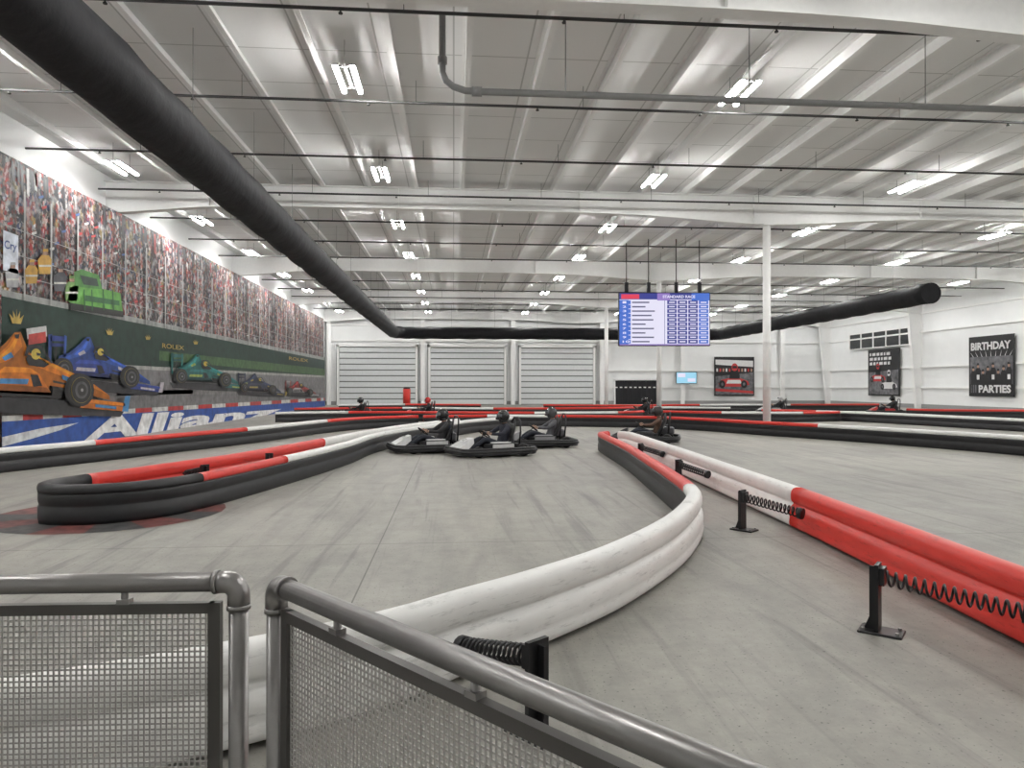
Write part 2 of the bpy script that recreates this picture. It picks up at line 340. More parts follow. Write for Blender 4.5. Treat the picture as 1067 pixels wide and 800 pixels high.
# ------------------------------------------------------------------ mural
MX=-10.4
def MP(px,py,layer=1):
    xc=(px-533.5)/F; dx=xc*CS+SN; dy=-xc*SN+CS; t=MX/dx
    return Vector((MX+.02+.006*layer,dy*t,H+(403-py)/F*t))
mcol=[crowd_mat()]; mi={}
def mc(c):
    c=tuple(round(q,3) for q in c)
    if c not in mi:
        mcol.append(mat('print_%d'%len(mcol),c,.5,var=.32,scale=4)); mi[c]=len(mcol)-1
    return mi[c]
mu=MB(); mu.box((MX,35.0,3.53),(.03,46,6.94),0)
def mpoly(pts,c,l): mu.poly([MP(x,y,l) for x,y in pts],mc(c))
def lin(x,a,b): return a+(b-a)*x/338
for i in range(70):
    x=330*(1-(1-random.random())**1.3); w=(345-x)/345*6+1.2; yt=lin(x,162,336)
    hgt=(345-x)/345*random.uniform(6,44)
    mpoly([(x,yt),(x+w*.4,yt+.2*w),(x+w*.5,yt+hgt),(x+w*.1,yt+hgt*.9)],random.choice([(.03,.03,.035),(.05,.05,.055),(.05,.05,.06),(.30,.04,.04),(.6,.59,.58)]),1)
for i in range(60):
    x=random.uniform(0,320); t=random.uniform(.15,.95); yt=lin(x,160,332); yb=lin(x,300,372); y=yt+(yb-yt)*t; w=(345-x)/345*5+.8
    c=random.choice([(.60,.59,.57),(.42,.03,.04),(.03,.04,.05),(.65,.64,.63),(.5,.05,.05),(.06,.12,.30),(.5,.05,.05)])
    mpoly([(x,y),(x+w,y-w*.25),(x+w*1.05,y+w*.2),(x+w*.6,y+w*.42),(x+.1*w,y+w*.4)],c,1)
mpoly([(0,302),(338,373),(338,376),(0,309)],(.30,.31,.30),2)
mpoly([(0,309),(338,376),(338,395),(0,376)],(.010,.036,.025),2)
mpoly([(165,366),(338,385),(338,392),(165,376)],(.06,.13,.045),3)
mpoly([(0,376),(338,393),(338,416),(0,434)],(.20,.195,.20),3)
mpoly([(0,374),(338,392),(338,394),(0,379)],(.40,.40,.38),4)
for a,b,c in ((120,338,(.25,.24,.24)),(0,200,(.15,.15,.155))):
    mpoly([(a,lin(a,408,406)),(b,lin(b,408,406)),(b,lin(b,414,409)),(a,lin(a,416,409))],c,4)
n=26
for i in range(n):
    a=338*(1-(1-i/n)**1.7); b=338*(1-(1-(i+1)/n)**1.7)
    mpoly([(a,lin(a,434,415)),(b,lin(b,434,415)),(b,lin(b,440,418)),(a,lin(a,440,418))],(.48,.04,.04) if i%2 else (.62,.62,.60),4)
mpoly([(0,440),(338,418),(338,432),(0,480)],(.022,.08,.34),4)
mpoly([(0,456),(40,447),(80,441),(60,449),(30,458),(0,466)],(.68,.70,.72),5)
def bil(q):
    def f(u,v):
        a=Vector(q[0]).lerp(Vector(q[1]),u); b=Vector(q[3]).lerp(Vector(q[2]),u); p=a.lerp(b,v); return MP(p.x,p.y,8)
    return f
text_map(mu,'Allianz',bil([(84,461),(288,436),(294,422.5),(92,434.5)]),mc((.84,.84,.84)),.04)
for x in (22,50,78,104,128,150,170,188,204,219,233,246,258,269,279,288,297,305,313,320):
    w=(345-x)/345*1.7+.3
    mpoly([(x,lin(x,190,345)),(x+w,lin(x,190,345)),(x+w,lin(x,309,376)),(x,lin(x,309,376))],(.42,.42,.41),6)
for f in (.35,.6,.8):
    mpoly([(0,195+f*110),(338,345+f*30),(338,345.3+f*30),(0,195.9+f*110)],(.34,.34,.33),6)
mpoly([(0,240),(16,246),(16,286),(0,282)],(.62,.66,.74),7); text_map(mu,'Cry',bil([(1,262),(14,264),(14,254),(1,250)]),mc((.08,.12,.3)))
mpoly([(70,300),(84,296),(98,300),(123,306),(126,328),(80,322),(68,314)],(.10,.30,.05),7)
mpoly([(74,284),(82,281),(100,287),(104,302),(84,300),(75,298)],(.06,.20,.04),8); mpoly([(80,287),(98,291),(100,299),(84,297)],(.02,.04,.03),9)
mpoly([(86,308),(122,314),(122,319),(86,314)],(.02,.10,.03),8); mpoly([(70,316),(126,325),(126,331),(70,323)],(.02,.02,.02),8)
for a in (84,92,104,114): mpoly([(a,302),(a+1.2,302.3),(a+2,324),(a+.8,324)],(.02,.10,.03),9)
def marshal(x,y,s,c):
    mpoly([(x-.25*s,y),(x+.22*s,y),(x+.28*s,y-.6*s),(x+.16*s,y-.78*s),(x-.14*s,y-.8*s),(x-.3*s,y-.6*s)],c,7)
    mpoly([(x-.1*s,y-.8*s),(x+.1*s,y-.8*s),(x+.1*s,y-.98*s),(x-.1*s,y-.98*s)],(.3,.18,.13),8); mpoly([(x-.12*s,y-.93*s),(x+.12*s,y-.93*s),(x+.1*s,y-1.05*s),(x-.1*s,y-1.05*s)],c,9)
    mpoly([(x-.26*s,y-.3*s),(x+.25*s,y-.3*s),(x+.26*s,y-.38*s),(x-.27*s,y-.38*s)],(.5,.5,.45),8)
marshal(44,286,25,(.50,.28,.04)); marshal(30,296,24,(.45,.25,.03)); marshal(60,304,25,(.05,.05,.06)); marshal(72,314,25,(.14,.26,.07)); marshal(10,300,25,(.35,.35,.36))
gold=(.50,.35,.08)
def crown(x,y,s):
    mpoly([(x-s*.35,y+s*.5),(x-s*.6,y-s*.3),(x-s*.25,y+s*.1),(x-s*.3,y-s*.55),(x-s*.04,y+s*.05),(x,y-s*.7),(x+s*.04,y+s*.05),(x+s*.3,y-s*.5),(x+s*.25,y+s*.12),(x+s*.6,y-s*.2),(x+s*.35,y+s*.55)],gold,8)
crown(14,331,13); crown(112,346,7); crown(202,357,4.5); crown(152,352,5)
def tx(t,x0,y0,x1,y1,h0,h1,c): text_map(mu,t,bil([(x0,y0+h0),(x1,y1+h1),(x1,y1),(x0,y0)]),mc(c),.01)
tx('ROLEX',167,358,190,361,5,4.5,gold); tx('ROLEX',300,372,320,375,3.5,3,gold)
def ell(cx,cy,rx,ry,c,l,n=18): mpoly([(cx+rx*math.cos(2*math.pi*i/n),cy+ry*math.sin(2*math.pi*i/n)) for i in range(n)],c,l)
def sh(c,k): return tuple(min(.95,q*k) for q in c)
def car(x,y,s,A,B,C,l=9,tilt=.10):
    def T(u,v): return (x+u*s,y-v*s+u*s*tilt)
    def q(pts,c,k): mpoly([T(u,v) for u,v in pts],c,l+k)
    def e(u,v,rx,ry,c,k): a=T(u,v); ell(a[0],a[1],rx*s,ry*s,c,l+k)
    q([(-.02,.03),(.5,.05),(1.12,.02),(1.08,-.045),(.5,-.06),(.02,-.05)],(.035,.035,.04),0)
    for u,v,r in((.27,.165,.09),(.68,.15,.08)):
        e(u,v,r*.8,r,(.02,.02,.022),1); e(u+.01,v,r*.4,r*.5,(.07,.07,.07),2)
    q([(0,.16),(.022,.17),(.035,.47),(-.005,.46)],sh(A,.6),2); q([(.145,.22),(.165,.22),(.178,.46),(.152,.47)],sh(A,.9),3)
    q([(.02,.40),(.16,.41),(.165,.455),(.015,.455)],B,2); q([(.02,.345),(.155,.355),(.158,.385),(.02,.38)],sh(B,.7),2); q([(.06,.2),(.075,.2),(.085,.35),(.07,.35)],(.03,.03,.03),1)
    q([(.07,.12),(.10,.26),(.2,.30),(.31,.40),(.37,.47),(.41,.475),(.44,.40),(.47,.34),(.60,.285),(.60,.12)],sh(A,.6),3)
    q([(.12,.24),(.22,.285),(.32,.38),(.37,.465),(.40,.465),(.42,.38),(.34,.29),(.2,.235)],A,4)
    q([(.24,.285),(.33,.37),(.385,.455),(.395,.44),(.36,.36),(.28,.285)],sh(A,1.6),5)
    q([(.46,.34),(.60,.29),(.78,.215),(.90,.155),(1.0,.09),(1.005,.06),(.92,.075),(.75,.12),(.55,.14),(.45,.2)],sh(A,.65),4)
    q([(.47,.34),(.60,.29),(.78,.215),(.90,.155),(.99,.095),(.90,.13),(.75,.18),(.58,.23),(.48,.27)],sh(A,1.15),5)
    q([(.50,.325),(.62,.275),(.80,.20),(.90,.15),(.80,.185),(.62,.255)],sh(A,1.8),6)
    q([(.20,.07),(.24,.20),(.30,.245),(.47,.245),(.53,.21),(.62,.07)],B,5)
    q([(.20,.07),(.22,.13),(.58,.12),(.62,.07)],sh(B,.45),6)
    q([(.25,.20),(.30,.243),(.47,.243),(.52,.21),(.40,.21)],sh(B,1.7),6); q([(.47,.20),(.52,.20),(.55,.13),(.49,.12)],(.015,.015,.017),6)
    q([(.26,.13),(.45,.135),(.46,.17),(.27,.165)],C,6); q([(.12,.05),(.68,.055),(.66,.09),(.14,.085)],(.02,.02,.02),6)
    q([(.36,.455),(.395,.46),(.39,.43),(.37,.43)],(.02,.02,.02),7); q([(.28,.30),(.34,.34),(.36,.31),(.30,.28)],C,6); q([(.68,.21),(.78,.175),(.77,.15),(.68,.18)],C,7)
    q([(.44,.30),(.455,.33),(.56,.30),(.60,.275),(.56,.25),(.46,.26)],(.02,.02,.022),6)
    e(.505,.335,.032,.036,(.65,.5,.08),7); q([(.505,.345),(.535,.34),(.533,.325),(.51,.325)],(.03,.03,.04),8)
    q([(.425,.32),(.44,.375),(.46,.392),(.54,.39),(.615,.28),(.60,.28),(.535,.372),(.465,.375),(.445,.32)],(.03,.03,.035),9)
    q([(.62,.17),(.80,.14),(.80,.13),(.62,.155)],(.03,.03,.03),7); q([(.62,.12),(.80,.10),(.80,.09),(.62,.11)],(.03,.03,.03),7)
    q([(.80,.0),(1.10,-.01),(1.12,.02),(.82,.035)],B,7); q([(.83,.035),(1.10,.025),(1.10,.045),(.86,.06)],sh(B,1.4),8); q([(1.08,-.01),(1.12,-.01),(1.135,.095),(1.10,.09)],C,8)
    q([(.90,.008),(1.04,.002),(1.04,.02),(.90,.028)],C,9)
    for u,v,r in((.13,.125,.118),(.80,.115,.110)):
        e(u-.018,v,r*.82,r,(.010,.010,.012),10); e(u,v,r*.80,r*.98,(.028,.028,.03),11); e(u,v,r*.62,r*.78,(.26,.21,.05),12); e(u,v,r*.59,r*.75,(.020,.020,.022),13)
        e(u,v,r*.40,r*.52,(.10,.10,.11),14); e(u,v,r*.28,r*.36,(.035,.035,.035),15); e(u,v,r*.08,r*.10,(.35,.35,.35),16)
car(47,398,106,(.035,.10,.42),(.025,.05,.25),(.52,.48,.52),9,.09)
car(176,401,70,(.012,.20,.19),(.018,.12,.12),(.35,.42,.09),9,.06)
car(246,410,45,(.035,.05,.11),(.035,.04,.07),(.42,.32,.07),9,.05)
car(296,412,32,(.38,.04,.04),(.35,.35,.35),(.05,.05,.05),9,.04)
car(-54,419,160,(.66,.20,.012),(.60,.17,.010),(.06,.24,.50),29,.05)
mpoly([(21,343),(42,340),(43,351),(22,354)],(.62,.62,.62),20); mpoly([(23,349),(41,346),(42,357),(23,360)],(.5,.06,.05),21)
mk('mural_banner',mu,mcol,label='huge printed racing mural with crowd and cars on side wall',cat='mural')
# ------------------------------------------------------------------ posters
pb=mat('poster_black',(.012,.012,.014),.5); pw=mat('poster_white',(.7,.7,.7),.5); pr=mat('poster_red',(.5,.04,.04),.5); pg=mat('poster_grey',(.13,.13,.14),.5,var=.6,scale=3); ps=mat('poster_skin',(.4,.24,.17),.5)
PM=[pb,pw,pr,pg,ps]
def poster(name,org,u,h,w,hh,content,label):
    mb=MB(); u=Vector(u); nrm=Vector(h)
    def P(a,b,l=0): return Vector(org)+u*(a*w)+Vector((0,0,b*hh))+nrm*(.20+.008*l)
    mb.prism([P(0,0,-4),P(1,0,-4),P(1,1,-4),P(0,1,-4)],nrm*.035,0)
    e=.02
    for q in([(0,0),(1,0),(1,e),(0,e)],[(0,1-e),(1,1-e),(1,1),(0,1)],[(0,0),(e,0),(e,1),(0,1)],[(1-e,0),(1,0),(1,1),(1-e,1)]): mb.poly([P(a,b,1) for a,b in q],0)
    content(mb,P); mk(name,mb,PM,label=label,cat='poster')
def el(mb,P,cx,cy,rx,ry,m,l,n=16): mb.poly([P(cx+rx*math.cos(6.2832*i/n),cy+ry*math.sin(6.2832*i/n),l) for i in range(n)],m)
def c_birthday(mb,P):
    mb.poly([P(.03,.2,2),P(.97,.2,2),P(.97,.66,2),P(.03,.66,2)],3)
    for i in range(8):
        cx=.11+i*.112; cy=.46+.06*math.sin(i*2.1)
        mb.poly([P(cx-.062,.2,3),P(cx+.062,.2,3),P(cx+.066,cy-.09,3),P(cx+.035,cy-.035,3),P(cx-.035,cy-.035,3),P(cx-.066,cy-.09,3)],0)
        if i%3==1: mb.poly([P(cx-.03,.28,4),P(cx+.03,.28,4),P(cx+.03,.36,4),P(cx-.03,.36,4)],1)
        el(mb,P,cx,cy,.026,.038,4,4); mb.poly([P(cx-.028,cy+.008,5),P(cx+.028,cy+.008,5),P(cx+.018,cy+.045,5),P(cx-.018,cy+.045,5)],0)
    for a in range(9): mb.poly([P(.1+a*.1,.66,2),P(.115+a*.1,.66,2),P(.02+a*.12,.76,2)],1)
    text_map(mb,'BIRTHDAY',lambda a,b:P(.06+.88*a,.77+.13*b,6),1,.04)
    text_map(mb,'PARTIES',lambda a,b:P(.24+.70*a,.06+.13*b,6),1,.04)
    for i in range(3): mb.poly([P(.05+.05*i,.06,3),P(.08+.05*i,.06,3),P(.08+.05*i,.19,3),P(.05+.05*i,.19,3)],3)
def kartpic(mb,P,ox,oy,s,m):
    q=lambda pts,mm,l: mb.poly([P(ox+a*s,oy+b*s,l) for a,b in pts],mm)
    q([(0,.1),(.1,.25),(.35,.3),(.7,.3),(.95,.2),(1,.08),(.7,.02),(.15,.02)],m,3)
    q([(.25,.12),(.75,.12),(.7,.24),(.3,.24)],1,4)
    for cx in(.12,.82): el(mb,P,ox+cx*s,oy+.1*s,.1*s,.13*s,0,5); el(mb,P,ox+cx*s,oy+.1*s,.04*s,.055*s,3,6)
    q([(.35,.28),(.38,.5),(.48,.58),(.6,.56),(.68,.4),(.68,.28)],0,5); el(mb,P,ox+.52*s,oy+.66*s,.1*s,.13*s,m,6)
    q([(.44,.62),(.6,.62),(.59,.7),(.45,.7)],0,7)
def c_kart(mb,P):
    mb.poly([P(.03,.03,2),P(.97,.03,2),P(.97,.6,2),P(.03,.5,2)],3); mb.poly([P(.03,.8,2),P(.97,.74,2),P(.97,.9,2),P(.03,.93,2)],1)
    for i in range(12): mb.poly([P(.05+i*.078,.62,3),P(.09+i*.078,.62,3),P(.09+i*.078,.7,3),P(.05+i*.078,.7,3)],[1,2,4][i%3])
    kartpic(mb,P,.1,.22,.78,2); mb.poly([P(.03,.12,3),P(.97,.06,3),P(.97,.12,3),P(.03,.19,3)],2)
def c_kart2(mb,P):
    mb.poly([P(.03,.03,2),P(.97,.03,2),P(.97,.55,2),P(.03,.5,2)],3)
    for i in range(3):
        x=.06
        for k in range(6):
            w=.05+.06*((k*7+i*3)%4)/3; mb.poly([P(x,.86-i*.1,3),P(x+w,.862-i*.1,3),P(x+w,.925-i*.1,3),P(x,.92-i*.1,3)],1); x+=w+.035
            if x>.85: break
    kartpic(mb,P,.08,.3,.5,2); kartpic(mb,P,.42,.14,.52,1)
poster('wall_poster',(XR,44.1,.95),(0,-1,0),(-1,0,0),3.8,3.85,c_birthday,'black and white birthday parties poster with group of people')
poster('wall_poster',(XR,55.5,.85),(0,-1,0),(-1,0,0),4.1,3.7,c_kart2,'dark poster showing racing karts beneath white slogan stripes')
poster('wall_poster',(23.3,YF,.74),(1,0,0),(0,-1,0),3.7,3.5,c_kart,'framed poster of a red kart and spectators')
# ------------------------------------------------------------------ leaderboard screen
def emat(n,c,s=1.0): 
    return mat(n,tuple(q*.1 for q in c),.4,emit=c,estr=s,var=.02)
E=[emat('led_white',(.80,.78,.95),.9),emat('led_blue',(.06,.16,.62),.9),emat('led_navy',(.04,.05,.28),.9),emat('led_red',(.75,.05,.10),.9),emat('led_text',(.18,.18,.35),.5),emat('led_purple',(.33,.22,.62),.8),steelblk]
scr=empty('leaderboard_screen','large hanging video leaderboard with blue and white timing rows','screen',W(6.87,32,4.62),-YAW)
sw,sh_=4.06,2.34
mk('screen_cabinet',MB().box((0,.08,0),(sw+.08,.16,sh_+.08),bev=.02),steelblk,parent=scr)
mb=MB(); P=lambda u,v,l: Vector(((u-.5)*sw,-.01-.004*l,(v-.5)*sh_))
R=lambda a,b,c,d,m,l: mb.poly([P(a,b,l),P(c,b,l),P(c,d,l),P(a,d,l)],m)
R(0,0,1,1,0,0); R(0,.88,1,1,2,1); R(.02,.89,.22,.98,3,2); R(.42,.86,.56,1,5,2); R(.8,.86,1,1,1,2)
text_map(mb,'STANDARD RACE',lambda a,b:P(.48+.36*a,.905+.055*b,4),0,.03)
R(0,0,.10,.87,1,1); R(.50,0,.505,.87,2,1); R(.0,0,1,.02,5,3)
for i in range(10):
    y1=.86-i*.084; y0=y1-.072
    R(.005,y0,.125,y1,1,2); text_map(mb,str(i+1),lambda a,b:P(.035+.04*a*(2 if i==9 else 1),y0+.015+.042*b,4),0,.02)
    R(.14,y0+.022,.14+.14+.12*random.random(),y0+.048,4,2)
    for k in range(4):
        x0=.53+k*.117; R(x0,y0,x0+.105,y1,2 if k<3 else 1,2); R(x0+.02,y0+.025,x0+.085,y0+.047,0,3)
mk('screen_face',mb,E,parent=scr,label='lit display showing numbered timing rows')
for x in(-1.7,-.7,.55,1.6):
    mk('hanging_rod',MB().cyl((x,.08,sh_/2),(x,.08,8.25-4.62),.022,n=8).box((x,.08,sh_/2+.25),(.16,.1,.5)),steelblk,parent=scr)
tv=mk('wall_monitor',MB().box((20.6,YF-.62,2.35),(1.9,.08,1.05),0,bev=.01),steelblk,label='small wall monitor with pale blue picture',cat='monitor')
mk('screen_face',MB().poly([(19.7,YF-.665,1.87),(21.5,YF-.665,1.87),(21.5,YF-.665,2.83),(19.7,YF-.665,2.83)],0).poly([(19.8,YF-.67,2.4),(20.5,YF-.67,2.4),(20.5,YF-.67,2.75),(19.8,YF-.67,2.75)],1).poly([(20.7,YF-.67,2.0),(21.4,YF-.67,2.0),(21.4,YF-.67,2.3),(20.7,YF-.67,2.3)],1),[emat('tv_cyan',(.35,.7,.9),.9),E[0]],parent=tv)
# ------------------------------------------------------------------ barriers
def smooth(P,step=.22):
    P=[Vector(p).to_2d() for p in P]; out=[];seg=[]
    for i in range(len(P)-1):
        p0=P[max(i-1,0)];p1=P[i];p2=P[i+1];p3=P[min(i+2,len(P)-1)]
        n=max(2,int((p2-p1).length/step))
        for k in range(n):
            t=k/n; q=.5*((2*p1)+(p2-p0)*t+(2*p0-5*p1+4*p2-p3)*t*t+(3*p1-p0-3*p2+p3)*t**3)
            out.append(q);seg.append(i)
    out.append(P[-1]); seg.append(len(P)-2); return out,seg
COVER=[(-.060,.355),(-.078,.365),(-.082,.39),(-.078,.42),(-.064,.447),(-.03,.463),(.02,.463),(.056,.450),(.074,.425),(.082,.39),(.082,.345),(.076,.315),(.064,.300),(.052,.290),(.052,.278),(.070,.262),(.090,.235),(.098,.19),(.097,.14),(.094,.125),(.098,.11),(.102,.07),(.095,.04),(.07,.025),(.02,.025),(-.02,.33)]
BELT=[(-.02,.36),(-.066,.36),(-.074,.33),(-.074,.25),(-.062,.225),(-.062,.20),(-.076,.175),(-.076,.05),(-.066,.0),(.0,.0)]
def sweep(mb,pts,nrm,prof,m):
    k=len(prof); b=len(mb.v)
    for p,n in zip(pts,nrm):
        for s,z in prof: mb.v.append(Vector((p.x+n.x*s,p.y+n.y*s,z)))
    for i in range(len(pts)-1):
        for j in range(k):
            j2=(j+1)%k; mb.face([b+i*k+j,b+i*k+j2,b+(i+1)*k+j2,b+(i+1)*k+j],m,True)
    mb.face([b+j for j in range(k)],m); mb.face([b+(len(pts)-1)*k+j for j in range(k)][::-1],m)
CM={'w':white_pl,'r':red_pl,'k':black_pl}; CN={'w':'white','r':'red','k':'black'}
def barrier(P,cols,back,label,step=.25):
    pts,seg=smooth([W(x,d) for x,d in P],step); nr=[]
    for i in range(len(pts)):
        t=(pts[min(i+1,len(pts)-1)]-pts[max(i-1,0)]).normalized(); n=Vector((t.y,-t.x)); nr.append(n if back=='R' else -n)
    root=empty('track_barrier',label,'barrier',(pts[0].x,pts[0].y,0),group='track barriers')
    o=Vector((pts[0].x,pts[0].y)); pts=[p-o for p in pts]
    cl=[cols[min(s,len(cols)-1)] for s in seg]; i=0
    while i<len(pts)-1:
        j=i
        while j<len(pts)-1 and cl[j]==cl[i]: j+=1
        mb=MB(); sweep(mb,pts[i:j+1],nr[i:j+1],COVER,0)
        mk('barrier_cover',mb,CM[cl[i]],parent=root,label=CN[cl[i]]+' rounded plastic cover section'); i=j
    mb=MB(); sweep(mb,pts,nr,BELT,0); mk('barrier_belt',mb,black_pl,parent=root,label='black lower impact belt')
    return root
barrier([(-3.2,2.3),(-1.98,2.75),(-1.18,3.2),(-.646,3.58),(-.286,3.96),(.158,4.42),(.74,5.14),(1.41,6.27),(1.90,7.46),(2.08,8.3),(2.16,9.8),(2.2,11.2),(2.26,13.85),(2.2,17.3),(2.28,17.8),(2.42,18.0)],'wwwwwwwwwrrrrrr','R','low curved kart track barrier, white turning to red, beside the railing',.15)
barrier([(3.27,2.4),(3.2,4.4),(3.22,6.2),(3.22,8.0),(3.16,10.5),(3.1,13),(2.98,16.8),(2.9,17.7),(2.72,18.0)],'rrrwwwww','L','straight kart track barrier on spring mounts, red then white',.2)
barrier([(.0,26.5),(-1.2,24.8),(-2.1,22.3),(-2.95,19.5),(-3.35,17),(-3.42,14.5),(-3.73,11.6),(-4.1,9.3),(-4.45,8.55),(-4.95,8.22),(-5.45,8.3),(-5.62,8.7),(-5.5,9.2),(-5.2,10.2),(-4.66,12.15),(-4.15,15.5),(-3.75,18.5),(-3.0,21.8),(-1.9,25)],'wwwwwwrkkkkkrrrwww','R','looped kart track barrier with black nose, red and white covers',.15)
barrier([(-10.3,10.2),(-9.55,12.9),(-8.85,15.0),(-8.05,17.6),(-7.4,19.7),(-6.9,22.0),(-6.4,24.4),(-5.4,26.8),(-3.7,27.9)],'wwrrwwrr','L','kart track barrier below the mural, white and red cover')
barrier([(-3.5,28),(-1,28.5),(1.5,28.4),(4,27.8),(5.6,27.1)],'rwrr','L','far kart track barrier crossing the hall, red and white')
barrier([(5.8,27),(7,25.3),(8.3,23),(9.3,21.5),(10,20.3),(11,18.3),(11.8,16.4),(12.8,13.0)],'rrrwwwww','L','curving kart track barrier, red then white cover over black belt')
barrier([(12.5,35.5),(14.5,33.8),(16.3,30.4),(18,25),(19.5,22)],'rwww','L','far kart track barrier near the posters, white cover')
barrier([(20.3,36.5),(21.5,35.3),(26,34.5),(29,33)],'rrw','L','far kart track barrier near the posters, red cover')
barrier([(-10.5,31.5),(-7.5,32.6),(-3,32.3),(1,31.8),(4.8,32.4),(6.2,33.6)],'wrrwr','L','far kart track barrier crossing the hall, red and white')
barrier([(6.8,33.8),(9.5,32.2),(13,31.8),(15,32.6)],'rwr','L','far kart track barrier, red and white cover')
barrier([(-11.5,37.5),(-6,39),(-1,38),(4,38.6),(8,40),(12,39)],'rwrrw','L','distant kart track barrier with red and white covers')
barrier([(2,45),(7,44),(12,45.5),(18,46),(24,46.5)],'rrwr','L','distant kart track barrier near the end wall, red and white')
barrier([(-11,45),(-7,46.5),(-2,45.5)],'wr','L','distant kart track barrier near the overhead doors')
def spring_mount(post,end,label):
    p=W(*post); e=W(*end); v=(e-p); 
    root=empty('spring_mount',label,'spring mount',p,group='spring mounts'); ang=math.atan2(v.y,v.x); root.rotation_euler[2]=ang; L=v.length
    mk('base_plate',MB().box((0,0,.008),(.26,.18,.016),bev=.004),steelblk,parent=root)
    for a in(-.1,.1):
        for b_ in(-.06,.06): mk('anchor_bolt',MB().cyl((a,b_,.016),(a,b_,.032),.013,n=6),mat('bolt_zinc',(.35,.35,.35),.4,metal=.8),parent=root)
    mk('upright_plate',MB().box((-.02,0,.23),(.025,.13,.43)).prism([(-.02,-.01,.016),(-.1,-.01,.016),(-.03,-.01,.2)],(0,.02,0)).box((-.045,0,.22),(.05,.012,.41)).box((0,0,.37),(.05,.11,.11)),steelblk,parent=root)
    n=14*14; path=[]
    for i in range(n+1):
        t=i/n;a=2*math.pi*14*t; path.append((.02+t*(L-.02),.046*math.cos(a),.36-.09*t+.046*math.sin(a)))
    mk('coil_spring',MB().tube(path,.0085,n=6),steelblk,parent=root,label='black coil spring')
    mk('spring_bracket',MB().cyl((L-.02,0,.27),(L+.03,0,.265),.06,n=14),steelblk,parent=root)
spring_mount((.10,3.26),(-.24,3.62),'black steel spring mount behind the white curved barrier')
for x,d in ((2.40,4.62),(2.58,7.9),(2.64,11.2),(2.62,14.4)): spring_mount((x,d),(3.02 if d<10 else 2.95,d-.45),'black steel spring mount bolted to the floor beside barrier')
for x,d in ((-4.5,10.5),(-4.15,12.3)): spring_mount((x-.05,d),(x-.48+.2*(d-10.5),d+.3),'black steel spring mount inside the looped barrier')
mb=MB(); n=28; c=W(-5.05,8.95)
pts=[c+Vector((1.35*math.cos(6.2832*i/n),1.3*math.sin(6.2832*i/n),.004)) for i in range(n)]
for i in range(n):
    a,b=pts[i],pts[(i+1)%n]; ai=c+(a-c)*.55; bi=c+(b-c)*.55; mb.poly([(ai.x,ai.y,.004),(a.x,a.y,.004),(b.x,b.y,.004),(bi.x,bi.y,.004)],i//2%2)
mk('painted_kerb',mb,[mat('kerb_red',(.13,.04,.035),.6,var=.5),mat('kerb_dark',(.05,.05,.05),.6,var=.5)],label='worn red and black painted kerb ring on floor',cat='kerb marking')
# ------------------------------------------------------------------ railing
def rail(a,b,elbow_end,label):
    A=W(*a);B=W(*b);v=B-A;L=v.length;root=empty('metal_railing',label,'railing',A,math.atan2(v.y,v.x))
    zt=1.108;r=.024;R=.034
    t9=[i*math.pi/16 for i in range(1,9)]
    if elbow_end=='B':
        path=[(0,0,zt),(L-R,0,zt)]
        px=L; fx0,fx1=.02,L-.058
    else:
        path=[(L,0,zt),(R,0,zt)]
        px=0; fx0,fx1=.058,L-.02
    mk('top_rail',MB().tube(path[:2],r,n=20),pewter,parent=root)
    e=px; sg=-1 if elbow_end=='B' else 1
    mb=MB().tube([(e+sg*.055,0,zt),(e+sg*.034,0,zt)]+[(e+sg*(.034-.034*math.sin(t)),0,zt-.034+.034*math.cos(t)) for t in t9]+[(e,0,zt-.062)],.0275,n=20)
    mb.cyl((e+sg*.050,0,zt),(e+sg*.060,0,zt),.0295,n=20).cyl((e,0,zt-.056),(e,0,zt-.068),.0295,n=20)
    mk('corner_elbow',mb,pewter,parent=root)
    mk('railing_post',MB().cyl((px,0,0),(px,0,zt-.06),.024,n=20).cyl((px,0,0),(px,0,.012),.06,n=20),pewter,parent=root)
    fm=MB(); zt2=1.045;z0=.10
    fm.box(((fx0+fx1)/2,0,zt2),(fx1-fx0,.022,.026)).box(((fx0+fx1)/2,0,z0),(fx1-fx0,.022,.026)).box((fx0,0,(zt2+z0)/2),(.03,.022,zt2-z0+.026)).box((fx1,0,(zt2+z0)/2),(.03,.022,zt2-z0+.026))
    mk('panel_frame',fm,mat('frame_metal',(.11,.105,.10),.42,metal=.6),parent=root)
    k=max(2,int(L/.45))
    for i in range(k):
        x=fx0+(fx1-fx0)*(i+.5)/k; mk('rail_stud',MB().cyl((0,0,zt2),(0,0,zt-r+.004),.009,n=8).box((0,0,zt2+.018),(.03,.026,.012)),pewter,parent=root,loc=(x,0,0))
    wm=MB(); p=.0138; x=fx0+.015
    while x<fx1-.015: wm.box((x,0,(zt2+z0)/2),(.0042,.003,zt2-z0-.02)); x+=p
    z=z0+.02
    while z<zt2-.016: wm.box(((fx0+fx1)/2,0.001,z),(fx1-fx0-.02,.003,.0042)); z+=p
    mk('mesh_infill',wm,wiremat,parent=root,label='square woven wire mesh')
rail((-2.1,1.73),(-.688,1.79),'B','pewter metal railing panel with square wire mesh')
rail((-.585,1.765),(.75,.43),'A','pewter metal railing panel with square wire mesh, angled')
